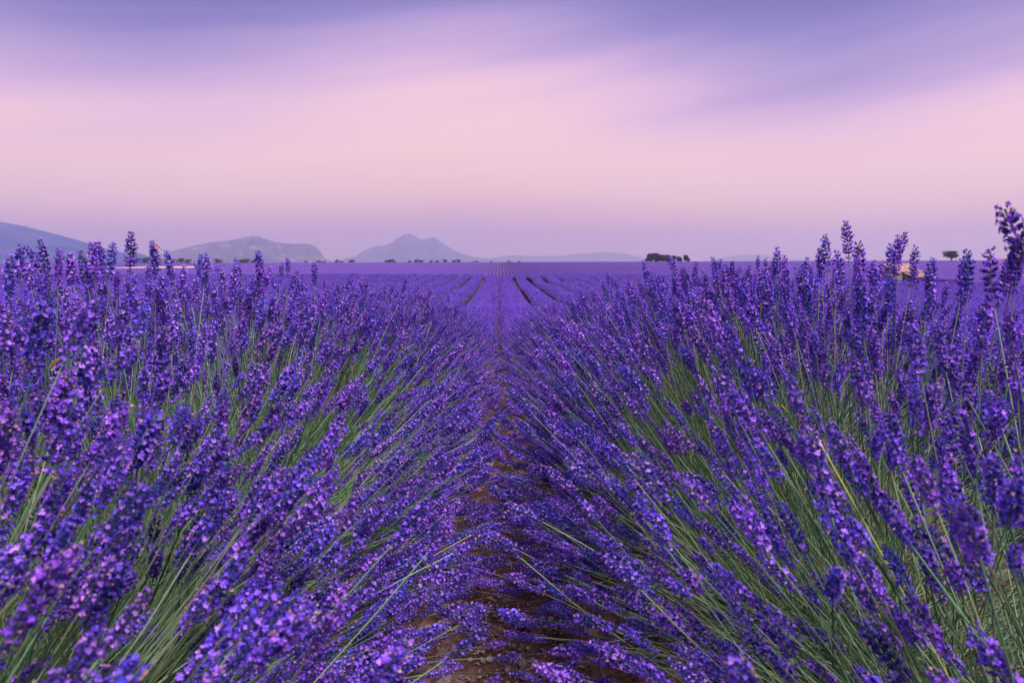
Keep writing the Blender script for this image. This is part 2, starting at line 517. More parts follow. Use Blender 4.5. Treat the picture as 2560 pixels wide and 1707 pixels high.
def spike_mesh(k):
    """one lavender flower spike along +z, base at the origin, about 7 cm"""
    r = random.Random(300 + k)
    b = Buf()
    L = r.uniform(0.058, 0.088)
    nw = max(7, int(L / 0.0074))
    bend = r.uniform(-0.10, 0.10)

    def axis(t):
        return Vector((bend * t * t * L, 0, t * L))
    # thin axis
    for j in range(5):
        p, q = axis(j / 5), axis((j + 1) / 5)
        vs = [p + Vector((math.cos(a) * .0011, math.sin(a) * .0011, 0)) for a in (0, 2.1, 4.2)] + \
             [q + Vector((math.cos(a) * .0011, math.sin(a) * .0011, 0)) for a in (0, 2.1, 4.2)]
        b.add(vs, [(0, 1, 4, 3), (1, 2, 5, 4), (2, 0, 3, 5)], (0.12, 0.15, 0.16))
    ts = [0.0] + [0.15 + 0.85 * j / (nw - 1) for j in range(nw)]
    pale = np.array([(0, 0, 0), (.06, .03, .02), (.13, .07, .04), (.02, .01, .0)][k % 4])
    bloom = r.uniform(0.40, 0.82)
    dry = r.choice((.02, .04, .07, .12))
    for w, t in enumerate(ts):
        env = 0.62 if w == 0 else (0.75 + 0.38 * math.sin(min(1, t * 1.25) * math.pi * 0.62)) * (1.0 if t < 0.7 else 1.0 - (t - 0.7) * 1.9)
        n = r.choice((7, 8, 9)) if t < 0.85 else r.choice((4, 5))
        if w == 0:
            n = r.choice((4, 5, 6))
        a0 = r.uniform(0, 6.28)
        for j in range(n):
            a = a0 + j * 6.283 / n + r.uniform(-.25, .25)
            up = r.uniform(0.55, 1.05) + max(0, t - .7) * 2.2
            d = Vector((math.cos(a), math.sin(a), up)).normalized()
            X_, Y_, _ = basis(d)
            p = axis(t) + Vector((math.cos(a), math.sin(a), 0)) * 0.0022 + Vector((0, 0, r.uniform(-.0022, .0022)))
            cl_ = r.uniform(0.0062, 0.0088) * env
            cw = r.uniform(0.0017, 0.0024) * (0.6 + 0.4 * env)
            ring = [p + d * cl_ * 0.62 + (X_ * math.cos(q) + Y_ * math.sin(q)) * cw for q in (0, 1.57, 3.14, 4.71)]
            col = C_CAL[r.randrange(3)] * r.uniform(0.7, 1.6)
            b.add([p] + ring + [p + d * cl_], [(0, 2, 1), (0, 3, 2), (0, 4, 3), (0, 1, 4), (5, 1, 2), (5, 2, 3), (5, 3, 4), (5, 4, 1)], col)
            u = r.random()
            if u < bloom:
                c = p + d * (cl_ * 0.95)
                rp = r.uniform(0.0022, 0.0040) * (0.65 + 0.35 * env)
                face = (d + Vector((math.cos(a), math.sin(a), 0)) * 0.8 + Vector((r.gauss(0, .3), r.gauss(0, .3), r.gauss(0, .3)))).normalized()
                FX, FY, _ = basis(face)
                col = np.clip((C_PET[r.randrange(4)] + pale) * r.uniform(0.85, 1.25), 0, .95)
                q0 = r.uniform(0, 6.28)
                c2 = c + face * rp * 0.45
                for pe in range(5):
                    q = q0 + pe * 1.2566 + r.uniform(-.2, .2)
                    e = FX * math.cos(q) + FY * math.sin(q)
                    s_ = FX * -math.sin(q) + FY * math.cos(q)
                    pl = rp * (r.uniform(.95, 1.3) if pe < 2 else r.uniform(.6, .95))
                    pw = pl * r.uniform(.30, .44)
                    cup = face * rp * r.uniform(-.35, .5)
                    b.add([c, c2 + e * pl * .5 + s_ * pw, c2 + e * pl * .95 + s_ * pw * .55 + cup, c2 + e * pl * .95 - s_ * pw * .55 + cup, c2 + e * pl * .5 - s_ * pw],
                          [(0, 1, 2, 3, 4)], col * r.uniform(.8, 1.15))
            elif u < bloom + dry:
                c = p + d * (cl_ * 1.05)
                rp = r.uniform(0.0014, 0.0025)
                col = C_DRY[r.randrange(3)] * r.uniform(.8, 1.1)
                b.add([c - d * rp] + [c + (X_ * math.cos(q) + Y_ * math.sin(q)) * rp for q in (0, 2.1, 4.2)] + [c + d * rp * 1.2],
                      [(0, 2, 1), (0, 3, 2), (0, 1, 3), (4, 1, 2), (4, 2, 3), (4, 3, 1)], col)
    return b.mesh('flower_spike', M_spike), L


SPIKES = []
SPIKE_L = []
for k in range(16):
    m_, l_ = spike_mesh(k)
    SPIKES.append(m_)
    SPIKE_L.append(l_)


def tuft_mesh(k, n, rad, qs, nq, stemlen):
    """a tuft of many small spikes, used where single flowers fall under a pixel"""
    r = random.Random(900 + k)
    b = Buf()
    for i in range(n):
        a, rr = r.uniform(0, 6.28), rad * math.sqrt(r.random())
        foot = Vector((math.cos(a) * rr, math.sin(a) * rr, 0))
        d = (Vector((math.cos(a), math.sin(a), 0)) * 0.45 * rr / rad + Vector((r.gauss(0, .22), r.gauss(0, .22), 1))).normalized()
        ln = stemlen * r.uniform(.55, 1.15)
        X_, Y_, _ = basis(d)
        top = foot + d * ln
        sw = 0.0016
        b.add([foot - d * .05 + X_ * sw, foot - d * .05 - X_ * sw, top - X_ * sw, top + X_ * sw], [(0, 1, 2, 3)], C_GRN[r.randrange(4)])
        sl = r.uniform(.055, .085)
        tone = r.uniform(.75, 1.25)
        for j in range(nq):
            t = j / (nq - 1)
            w_ = 0.0095 * (1 - 0.55 * t)
            q = r.uniform(0, 6.28)
            c = top + d * (t * sl) + (X_ * math.cos(q) + Y_ * math.sin(q)) * w_
            e1 = Vector((r.gauss(0, 1), r.gauss(0, 1), r.gauss(0, 1))).normalized()
            e2 = e1.cross(d + Vector((.1, .2, .1))).normalized()
            u = r.random()
            col = (C_PET[r.randrange(4)] if u < .52 else C_CAL[r.randrange(3)] * 1.3 if u < .94 else C_DRY[r.randrange(3)]) * tone
            s_ = qs * r.uniform(.7, 1.3)
            b.add([c + e1 * s_, c + e2 * s_, c - e1 * s_ * .8, c - e2 * s_], [(0, 1, 2, 3)], np.clip(col, 0, .95))
    return b.mesh('tuft', M_spike)


TUFT_A = [tuft_mesh(k, 20, 0.12, 0.0058, 20, 0.13) for k in range(6)]
TUFT_B = [tuft_mesh(50 + k, 26, 0.16, 0.009, 9, 0.10) for k in range(6)]


def scatter_group(name, meshes):
    """geometry-node group: instances one of the meshes on every vertex, by attributes idx / rot / scl"""
    g = bpy.data.node_groups.new(name, 'GeometryNodeTree')
    g.interface.new_socket('Geometry', in_out='INPUT', socket_type='NodeSocketGeometry')
    g.interface.new_socket('Geometry', in_out='OUTPUT', socket_type='NodeSocketGeometry')
    gi, go = g.nodes.new('NodeGroupInput'), g.nodes.new('NodeGroupOutput')
    jn = g.nodes.new('GeometryNodeJoinGeometry')
    for me in reversed(meshes):
        src = bpy.data.objects.new('source_' + me.name, me)
        oi = g.nodes.new('GeometryNodeObjectInfo')
        oi.inputs['Object'].default_value = src
        gti = g.nodes.new('GeometryNodeGeometryToInstance')
        g.links.new(oi.outputs['Geometry'], gti.inputs[0])
        g.links.new(gti.outputs[0], jn.inputs[0])
    ip = g.nodes.new('GeometryNodeInstanceOnPoints')
    ip.inputs['Pick Instance'].default_value = True

    def attr(nm, ty):
        n = g.nodes.new('GeometryNodeInputNamedAttribute')
        n.data_type = ty
        n.inputs[0].default_value = nm
        return n.outputs[0]
    g.links.new(gi.outputs[0], ip.inputs['Points'])
    g.links.new(jn.outputs[0], ip.inputs['Instance'])
    g.links.new(attr('idx', 'INT'), ip.inputs['Instance Index'])
    er = g.nodes.new('FunctionNodeEulerToRotation')
    g.links.new(attr('rot', 'FLOAT_VECTOR'), er.inputs[0])
    g.links.new(er.outputs[0], ip.inputs['Rotation'])
    g.links.new(attr('scl', 'FLOAT'), ip.inputs['Scale'])
    g.links.new(ip.outputs[0], go.inputs[0])
    return g


G_SPIKE = scatter_group('spikes', SPIKES)
G_TA = scatter_group('tufts', TUFT_A)
G_TB = scatter_group('tufts_far', TUFT_B)


def euler_from_dirs(d, roll):
    """XYZ euler angles turning +z into each direction, after a roll about z"""
    d = d / np.linalg.norm(d, axis=1)[:, None]
    th = np.arccos(np.clip(d[:, 2], -1, 1))
    ph = np.arctan2(d[:, 1], d[:, 0])
    # R = Rz(ph) Ry(th) Rz(roll)  ->  matrix -> euler xyz (R = Rz(c) Ry(b) Rx(a))
    ct, st, cp, sp, cr, sr = np.cos(th), np.sin(th), np.cos(ph), np.sin(ph), np.cos(roll), np.sin(roll)
    m00 = cp * ct * cr - sp * sr
    m10 = sp * ct * cr + cp * sr
    m20 = -st * cr
    m21 = st * sr
    m22 = ct
    return np.stack([np.arctan2(m21, m22), np.arcsin(np.clip(-m20, -1, 1)), np.arctan2(m10, m00)], 1)


def scatter(name, pts, dirs, scl, idx, group, parent, roll=None):
    n = len(pts)
    me = bpy.data.meshes.new(name)
    me.vertices.add(n)
    me.vertices.foreach_set('co', np.asarray(pts, np.float32).ravel())
    e = euler_from_dirs(np.asarray(dirs, float), rng.uniform(0, 6.28, n) if roll is None else roll)
    me.attributes.new('rot', 'FLOAT_VECTOR', 'POINT').data.foreach_set('vector', e.astype(np.float32).ravel())
    me.attributes.new('scl', 'FLOAT', 'POINT').data.foreach_set('value', np.asarray(scl, np.float32))
    me.attributes.new('idx', 'INT', 'POINT').data.foreach_set('value', np.asarray(idx, np.int32))
    o = obj(name, me, parent, kind='stuff')
    md = o.modifiers.new('scatter', 'NODES')
    md.node_group = group
    return o


def tubes(P0, P1, P2, r0, r1, seg=5, sides=3):
    """quadratic-Bezier stems, all at once: vertices and quads"""
    n = len(P0)
    t = np.linspace(0, 1, seg + 1)[None, :, None]
    C = (1 - t) ** 2 * P0[:, None] + 2 * t * (1 - t) * P1[:, None] + t * t * P2[:, None]
    T = np.gradient(C, axis=1)
    T /= np.linalg.norm(T, axis=2, keepdims=True) + 1e-9
    up = np.array([0.31, 0.87, 0.37])
    A = np.cross(T, up)
    A /= np.linalg.norm(A, axis=2, keepdims=True) + 1e-9
    B = np.cross(T, A)
    rad = (np.asarray(r0)[:, None] * (1 - t[:, :, 0]) + np.asarray(r1)[:, None] * t[:, :, 0])[:, :, None]
    ang = np.arange(sides) * 2 * math.pi / sides
    V = np.stack([C + rad * (A * math.cos(a) + B * math.sin(a)) for a in ang], 2)       # n, seg+1, sides, 3
    base = (np.arange(n) * (seg + 1) * sides)[:, None, None]
    s_i = np.arange(seg)[None, :, None] * sides
    k = np.arange(sides)[None, None, :]
    k2 = (k + 1) % sides
    q = np.stack([base + s_i + k, base + s_i + k2, base + s_i + sides + k2, base + s_i + sides + k], -1).reshape(-1, 4)
    return V.reshape(-1, 3), q


# ------------------------------------------------------------------ near lavender plants
ORD = ['first', 'second', 'third', 'fourth', 'fifth', 'sixth', 'seventh', 'eighth', 'ninth', 'tenth', 'eleventh', 'twelfth', 'thirteenth',
       'fourteenth', 'fifteenth', 'sixteenth', 'seventeenth', 'eighteenth', 'nineteenth', 'twentieth']
TENS = {20: 'twenty', 30: 'thirty', 40: 'forty'}


R_ = np.radians


def ordinal(n):
    if n <= 20:
        return ORD[n - 1]
    t, u = n // 10 * 10, n % 10
    return TENS[t][:-1] + 'ieth' if u == 0 else TENS[t] + '-' + ORD[u - 1]


PITCH_Y = 0.56
N_PL = 15
Y0 = 0.22
Y_END = Y0 + PITCH_Y * (N_PL - 0.5)
dens_n = Fourier(61, 18, 1.6, 7.0)
len_n = Fourier(62, 18, 1.2, 6.0)


def cam_uv(P):
    """photograph pixels and depth of world points"""
    Q = (np.asarray(P) - np.array([0, 0, EYE])) @ np.array(CMI).T
    d = -Q[:, 2]
    dd = np.where(d > 1e-3, d, 1e-3)
    return 1280 + FOC * Q[:, 0] / dd, 853.5 - FOC * Q[:, 1] / dd, d


HERO = [  # tip pixel, depth of stalks that rise clear of the row, spike scale
    (-1, 44, 612, 1.45), (-1, 78, 618, 1.75), (-1, 103, 600, 1.55), (-1, 150, 617, 1.35), (-1, 232, 608, 1.5), (-1, 243, 612, 1.6),
    (-1, 281, 608, 1.5), (-1, 327, 588, 1.45), (-1, 388, 607, 1.5, .03), (-1, 412, 630, 1.7), (-1, 503, 631, 1.9), (-1, 648, 633, 2.1),
    (-1, 200, 630, 1.5), (-1, 590, 650, 2.4), (-1, 705, 655, 2.6), (-1, 20, 640, 1.2), (-1, 172, 640, 1.6),
    (1, 2118, 556, 1.45), (1, 2062, 592, 1.55), (1, 2052, 622, 1.6), (1, 2147, 613, 1.5), (1, 2263, 582, 1.4, -.22), (1, 1944, 620, 1.75),
    (1, 1960, 640, 1.7), (1, 2292, 620, 1.35), (1, 2100, 635, 1.5), (1, 1682, 645, 2.3), (1, 1740, 658, 2.4), (1, 1830, 655, 2.2),
    (1, 2508, 510, 0.70, .28), (1, 2462, 630, 0.95), (1, 2545, 600, 1.0), (1, 2525, 640, 1.15), (1, 2335, 640, 1.3), (1, 2425, 636, 1.2),
    (1, 2180, 655, 1.5), (1, 1615, 668, 2.9), (1, 2420, 650, 1.25),
]

total_ind = 0
ROOTS = []
for side in (-1, 1):
    for k in range(N_PL):
        yc = Y0 + PITCH_Y * k + random.uniform(-.05, .05)
        xc = side * SP / 2 + random.uniform(-.03, .03)
        zc = float(ground_z(xc, yc))
        n = 1250 if k < 3 else 1600
        th = rng.uniform(R(2), R(180), n)
        yb = rng.uniform(-PITCH_Y * .62, PITCH_Y * .62, n)
        keep = rng.uniform(0, 1, n) < 0.66 + 0.40 * dens_n(th * 1.1 + side * 9, (yc + yb) * 1.0)
        keep &= np.minimum(th, math.pi - th) > R_(np.interp(yc, [1.2, 2.2, 3.6, 5.0], [8, 11, 22, 31]))
        th, yb = th[keep], yb[keep]
        n = len(th)
        phi = rng.normal(R(5), R(15), n) + yb * 0.55
        reach = np.interp(yc + yb, [0.5, 1.6, 3.0, 5.5], [0.50, 0.53, 0.595, 0.56])
        pw_ = 2.7
        top_h = .66 if yc < .9 else (.71 if side < 0 else .70) if yc < 2.6 else .685
        L = ((np.abs(np.cos(th)) / np.where(np.cos(th) > 0, reach, .62)) ** pw_ + (np.sin(th) / top_h) ** pw_) ** (-1 / pw_)
        L *= np.clip(rng.normal(0.96, 0.085, n) + 0.055 * len_n(th + side * 5, (yc + yb) * 1.1), 0.6, 1.12)
        L *= np.interp(yc, [0, 6, 10], [1.0, 1.0, 0.97])
        D = np.stack([-side * np.cos(th) * np.cos(phi), np.sin(phi), np.sin(th) * np.cos(phi)], 1)
        P0 = np.stack([xc + rng.normal(0, .085, n) - side * .10 * np.cos(th), yc + yb * .55, zc + rng.uniform(0.06, 0.17, n)], 1)
        droop = 0.06 * np.clip(np.cos(th), -1, 1) ** 2
        P2 = P0 + D * L[:, None] - np.array([0, 0, 1]) * (droop * L)[:, None]
        gz = furrow_z(P2[:, 0], P2[:, 1]) + rng.uniform(0.012, 0.05, n)
        P2[:, 2] = np.maximum(P2[:, 2], gz)
        P1 = P0 + D * (L * 0.55)[:, None] + np.stack([rng.normal(0, .025, n), rng.normal(0, .025, n), 0.025 - 0.055 * np.abs(np.cos(th)) * (P2[:, 2] > zc + .25) + rng.normal(0, .02, n)], 1)
        # tall stalks that belong to this plant
        n_reg, HSL = n, .078
        for hs, hx, hy, hd, *hl in HERO:
            if hs == side and abs(hd - yc) <= PITCH_Y / 2 + (.12 if k == 0 else .06) and not (k and abs(hd - yc + PITCH_Y) < .2):
                tip = np.array(pix(hx, hy, hd))
                sl = HSL
                b0 = np.array([xc + (tip[0] - xc) * .25 + (hl[0] if hl else random.uniform(-.14, .14)), yc + (hd - yc) * .6, zc + .12])
                dirn = tip - b0
                dirn /= np.linalg.norm(dirn)
                P0 = np.vstack([P0, b0])
                P2 = np.vstack([P2, tip - dirn * sl])
                P1 = np.vstack([P1, (b0 + tip) / 2 + np.array([0, 0, .02])])
        n = len(P0)
        T = P2 - P1
        T /= np.linalg.norm(T, axis=1)[:, None]
        idx = rng.integers(0, len(SPIKES), n)
        scl = np.clip(rng.normal(.90, .14, n), .6, 1.25)
        if n > n_reg:
            scl[n_reg:] = HSL / np.array(SPIKE_L)[idx[n_reg:]] * rng.uniform(.92, 1.04, n - n_reg)
        mid = P2 + T * .04
        dc = np.linalg.norm(mid - np.array([0, 0, EYE]), axis=1)
        u, v, dep = cam_uv(mid)
        # keep the lens free: no stalk within arm's reach of the camera or across the middle of the view
        ok = (dc > 0.47) & ~((dep > 0) & (dep < 0.9) & (np.abs(u - 1260) < 420) & (v < 1650))
        ok |= np.arange(n) >= n - 0
        P0, P1, P2, T, idx, scl, dc, u, v, dep = [a[ok] for a in (P0, P1, P2, T, idx, scl, dc, u, v, dep)]
        n = len(P0)
        cols = C_GRN[rng.integers(0, 4, n)] * (.28 + 1.05 * rng.uniform(0, 1, n))[:, None]
        cols[rng.uniform(0, 1, n) < .07] *= np.array([1.25, 1.05, .6])
        rad = rng.uniform(.0009, .00135, n)
        sd = 'left' if side < 0 else 'right'
        root = obj('lavender_plant', None, None, (xc, yc, zc),
                   label=f'{ordinal(k + 1)} lavender plant from the camera in the row {sd} of the furrow', category='lavender',
                   group=f'lavender plants in the row {sd} of the furrow')
        ROOTS.append((side, yc, root))
        off = np.array([xc, yc, zc])
        # which stalks show largest: those become single parts
        vis = (dep > .1) & (u > -60) & (u < 2620) & (v > 380) & (v < 1800)
        facing = (P2[:, 0] - xc) * -side > -.25
        score = np.where(vis & facing, 1.0 / np.maximum(dc, .2), 0)
        m_ind = [150, 150, 150, 130, 110, 90, 75, 60, 50, 40, 30, 25, 20, 20, 20][k]
        order = np.argsort(-score)[:m_ind]
        order = order[score[order] > 0]
        ind = np.zeros(n, bool)
        ind[order] = True
        for i in order:
            V_, Q_ = tubes(P0[i:i + 1] - off, P1[i:i + 1] - off, P2[i:i + 1] - off, rad[i:i + 1], rad[i:i + 1] * .8, 7, 4)
            sm = mesh('stem', V_, Q_, M_stem, True)
            face_col(sm, cols[i])
            so = obj('stem', sm, root)
            fs = obj('flower_spike', SPIKES[idx[i]], so, tuple(P2[i] - off))
            fs.rotation_euler = euler_from_dirs(T[i:i + 1], np.array([rng.uniform(0, 6.28)]))[0]
            fs.scale = (scl[i],) * 3
            total_ind += 1
        rest = ~ind
        if rest.any():
            V_, Q_ = tubes(P0[rest] - off, P1[rest] - off, P2[rest] - off, rad[rest], rad[rest] * .8, 5, 3)
            sm = mesh('stems', V_, Q_, M_stem, True)
            face_col(sm, np.repeat(cols[rest], 15, axis=0))
            obj('stems', sm, root, kind='stuff')
            scatter('flower_spikes', P2[rest] - off, T[rest], scl[rest], idx[rest], G_SPIKE, root)
        # leafy base: narrow leaves round a dark woody heart
        nl = 420
        a = rng.uniform(0, 6.28, nl)
        e = rng.uniform(R(5), R(88), nl)
        bx = np.stack([rng.normal(0, .11, nl), rng.uniform(-.3, .3, nl), rng.uniform(.03, .22, nl)], 1)
        dl = np.stack([np.cos(a) * np.cos(e), np.sin(a) * np.cos(e), np.sin(e)], 1)
        ln = rng.uniform(.05, .13, nl)[:, None]
        wv = np.cross(dl, rng.normal(size=(nl, 3)))
        wv /= np.linalg.norm(wv, axis=1)[:, None]
        wv *= rng.uniform(.0018, .0034, nl)[:, None]
        q0, q1, q2 = bx, bx + dl * ln * .55 + np.array([0, 0, .006]), bx + dl * ln
        LV = np.stack([q0 - wv * .4, q0 + wv * .4, q1 + wv, q1 - wv, q2], 1).reshape(-1, 3)
        bi = np.arange(nl) * 5
        LF = [(b, b + 1, b + 2, b + 3) for b in bi] + [(b + 3, b + 2, b + 4) for b in bi]
        lm = mesh('leaves', LV, LF, M_stem)
        lc = C_GRN[rng.integers(0, 4, nl)] * rng.uniform(.6, 1.1, nl)[:, None]
        yel = rng.uniform(0, 1, nl) < .06
        lc[yel] = np.array([0.50, 0.44, 0.06])
        face_col(lm, np.vstack([lc, lc]))
        obj('leaves', lm, root, kind='stuff')
        hv, hf = [], []
        for i in range(7):
            for j in range(14):
                el_, an = i / 6 * math.pi / 2, j / 14 * 6.283
                rr = 1 + .16 * math.sin(an * 3 + k) + .1 * math.sin(an * 5 + i)
                hv.append((.21 * math.cos(el_) * math.cos(an) * rr, .33 * math.cos(el_) * math.sin(an) * rr, .24 * math.sin(el_) * rr - .03))
        for i in range(6):
            for j in range(14):
                hf.append((i * 14 + j, i * 14 + (j + 1) % 14, (i + 1) * 14 + (j + 1) % 14, (i + 1) * 14 + j))
        obj('woody_base', mesh('woody_base', hv, hf, M_core, True), root)

# a few yellowed leaves on near stems, a dry brown leaf on a tall left spike
yl = [(-1, 545, 1140, 1.45), (-1, 60, 905, 1.1), (-1, 135, 905, 1.15), (1, 2130, 1115, 1.25), (1, 2180, 1130, 1.2), (1, 2415, 1560, .9), (1, 2200, 1540, .95), (1, 1960, 1020, 1.5), (-1, 250, 980, 1.25), (-1, 120, 1560, .85), (1, 2290, 1240, 1.1), (1, 1370, 1322, 2.0), (1, 2060, 930, 1.35), (-1, 330, 860, 1.4)]
for sd_, px_, py_, dp_ in yl:
    tp = pix(px_, py_, dp_)
    rt = min((q for q in ROOTS if q[0] == sd_), key=lambda q: abs(q[1] - dp_))[2]
    ln_, wd_ = random.uniform(.022, .034), random.uniform(.0022, .0034)
    dr = Vector((-sd_ * .6, random.uniform(-.2, .3), .55)).normalized()
    sdv = dr.cross(Vector((random.uniform(-.3, .3), 1, random.uniform(-.3, .3)))).normalized()
    up_ = sdv.cross(dr) * .002
    vs = [-dr * ln_ * .5, -dr * ln_ * .15 + sdv * wd_ + up_, dr * ln_ * .2 + sdv * wd_ * .9 + up_, dr * ln_ * .55, dr * ln_ * .2 - sdv * wd_ * .9 + up_, -dr * ln_ * .15 - sdv * wd_ + up_, dr * ln_ * .03 - up_]
    ym = mesh('yellow_leaf', [tuple(v) for v in vs], [(0, 1, 6), (1, 2, 6), (2, 3, 6), (3, 4, 6), (4, 5, 6), (5, 0, 6)], M_stem)
    face_col(ym, np.array([0.62, 0.50, 0.06]))
    obj('yellow_leaf', ym, rt, tuple(tp - rt.location), label='yellowed narrow leaf')
# bits of straw and fallen petals on the furrow floor
lit = Buf()
for i in range(420):
    y = 1.3 + 3.6 * random.random() ** 1.4
    x = random.gauss(0, .2)
    z = float(furrow_z(x, y)) + .012
    a = random.uniform(0, 6.28)
    e = Vector((math.cos(a), math.sin(a), random.uniform(-.1, .1)))
    w = Vector((-math.sin(a), math.cos(a), .2))
    if i < 120:
        q, ww, c = random.uniform(.015, .05), .0008, (0.42, 0.34, 0.22)
    else:
        q, ww, c = random.uniform(.002, .004), .0022, tuple(C_PET[i % 4] * .8)
    p = Vector((x, y, z))
    lit.add([p - e * q - w * ww, p + e * q - w * ww, p + e * q + w * ww, p - e * q + w * ww], [(0, 1, 2, 3)], c)
obj('fallen_petals', lit.mesh('fallen_petals', M_stem), ground, kind='stuff')

# ------------------------------------------------------------------ rows further off
bump_n = Fourier(71, 22, 1.5, 9.0)
row_n = Fourier(72, 12, .25, 1.2)


def row_profile(half, h, m=9, ex=.65, ez=.6):
    a = np.linspace(0, math.pi, m)
    return np.sign(np.cos(a)) * np.abs(np.cos(a)) ** ex * half, np.abs(np.sin(a)) ** ez * h


def row_mesh(name, x0, y_list, half, h, mat, m=9, rough=1.0, ex=.65, ez=.6):
    px, pz = row_profile(half, h, m, ex, ez)
    yy = np.asarray(y_list, float)
    A, B = np.meshgrid(np.arange(m), yy)
    PX, PZ = px[A], pz[A]
    k = 1 + rough * (.06 * bump_n(B * 1.3, PX * 3 + x0 * 3.7) + .05 * row_n(B, x0 * 2.1 + 0 * B))
    Xr = x0 + PX * (1 + (k - 1) * .5)
    Zr = ground_z(x0 + 0 * B, B) + PZ * k - 0.03
    n = len(yy)
    i = np.arange((n - 1) * (m - 1))
    a, b = i // (m - 1), i % (m - 1)
    q = np.stack([a * m + b, a * m + b + 1, (a + 1) * m + b + 1, (a + 1) * m + b], 1)[:, ::-1]
    return np.stack([Xr, B, Zr], -1).reshape(-1, 3), q.copy()


def row_tufts(root, x0, y0, y1, half, h, off, ex, ez):
    pa, da, pb, db = [], [], [], []
    y = y0
    L_ = y1 - y0
    arc = 2.1
    dens_max = 26.0
    n = int(L_ * arc * dens_max)
    yy = rng.uniform(y0, y1, n)
    a = rng.uniform(.25, math.pi - .25, n) if abs(x0) < SP * .6 else rng.uniform(.6, math.pi - .6, n)
    dist = np.hypot(x0, yy)
    want = np.interp(dist, [4, 12, 22, 40, 70, 100], [26, 26, 24, 17, 12, 10])
    inview = (np.abs(x0) < yy * 0.84 + 3.0)
    kp = (rng.uniform(0, dens_max, n) < want) & inview
    yy, a, dist = yy[kp], a[kp], dist[kp]
    n = len(yy)
    if n == 0:
        return
    kk = 1 + .05 * row_n(yy, x0 * 2.1 + 0 * yy)
    px = np.sign(np.cos(a)) * np.abs(np.cos(a)) ** ex * half
    pz = np.abs(np.sin(a)) ** ez * h * kk
    P = np.stack([x0 + px * (.92 if abs(x0) < SP * .6 else .88), yy, ground_z(x0 + 0 * yy, yy) + pz - .10], 1)
    D = np.stack([np.cos(a) * .45 + rng.normal(0, .12, n), rng.normal(.05, .16, n), np.sin(a) + .4], 1)
    far = dist > 24
    for sel, grp, nm, cnt in ((~far, G_TA, 'flower_tufts', len(TUFT_A)), (far, G_TB, 'distant_flower_tufts', len(TUFT_B))):
        if sel.any():
            scatter(nm, P[sel] - off, D[sel], rng.uniform(.85, 1.2, sel.sum()), rng.integers(0, cnt, sel.sum()), grp, root)


N_ROW = 38
for side in (-1, 1):
    sd = 'left' if side < 0 else 'right'
    for r_i in range(1, N_ROW + 1):
        x0 = side * SP * (r_i - .5)
        y0 = Y_END - .1 if r_i == 1 else 0.0
        ylist = y0 + (95 - y0) * np.linspace(0, 1, 170 if r_i < 14 else 90) ** 1.6
        half = .60 if r_i == 1 else .49
        ex, ez = (.65, .6) if r_i == 1 else (.85, .95)
        h = .66 if r_i == 1 else .72
        off = np.array([x0, y0, float(ground_z(x0, y0))])
        root = obj('lavender_row', None, None, tuple(off), category='lavender row',
                   label=(f'lavender row continuing the near plants {sd} of the central furrow' if r_i == 1 else
                          f'{ordinal(r_i)} lavender row {sd} of the central furrow, on the near brow'),
                   group='lavender rows on the near brow')
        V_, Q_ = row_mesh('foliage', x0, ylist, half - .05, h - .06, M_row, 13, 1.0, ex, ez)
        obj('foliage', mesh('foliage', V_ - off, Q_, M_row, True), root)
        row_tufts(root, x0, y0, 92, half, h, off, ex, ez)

for side in (-1, 1):
    sd = 'left' if side < 0 else 'right'
    for r_i in range(1, N_ROW + 1):
        x0 = side * SP * (r_i - .5)
        ylist = np.concatenate([np.linspace(95.2, 250, 30), np.linspace(256, 625, 60)])
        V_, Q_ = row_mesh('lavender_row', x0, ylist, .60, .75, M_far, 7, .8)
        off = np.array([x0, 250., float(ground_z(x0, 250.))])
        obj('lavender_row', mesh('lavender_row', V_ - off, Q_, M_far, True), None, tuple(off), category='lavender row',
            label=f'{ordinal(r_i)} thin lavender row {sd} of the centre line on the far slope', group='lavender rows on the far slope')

# ------------------------------------------------------------------ hut, placed before the wide field so that rows leave room
HUT = pix(2206, 690, 118.0)
hx, hy = HUT.x, HUT.y
hz = float(ground_z(hx, hy))
WH = [pix(300, 668, 430), pix(520, 660, 470)]
wx0, wx1, wy0, wy1 = -245.0, -190.0, 424.0, 474.0
fv, fq, nb = [], [], 0
for side in (-1, 1):
    for r_i in range(N_ROW + 1, 300):
        x0 = side * SP * (r_i - .5)
        ylist = np.concatenate([np.linspace(max(2, abs(x0) * 1.0 - 20), 250, 22), np.linspace(258, 625, 22)]) if abs(x0) < 250 else np.linspace(abs(x0) * 1.0, 625, 26)
        if side > 0 and abs(x0 - hx) < 5.2:
            ylist = np.linspace(hy + 4.5, 625, 40)
        elif side > 0 and abs(x0 - hx) < 12:
            ylist = np.concatenate([np.linspace(max(2, x0 - 20), 250, 50), np.linspace(258, 625, 22)])
        parts_ = [ylist]
        if wx0 - 1 < x0 < wx1 + 1:
            parts_ = [ylist[ylist < wy0], ylist[ylist > wy1]]
        for yl_ in parts_:
            if len(yl_) < 2:
                continue
            V_, Q_ = row_mesh('far', x0, yl_, .64, .75, None, 5, .8)
            fv.append(V_)
            fq.append(Q_ + nb)
            nb += len(V_)
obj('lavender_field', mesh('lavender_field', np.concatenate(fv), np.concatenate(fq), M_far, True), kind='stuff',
    label='wide lavender field stretching away on both sides', category='lavender field')
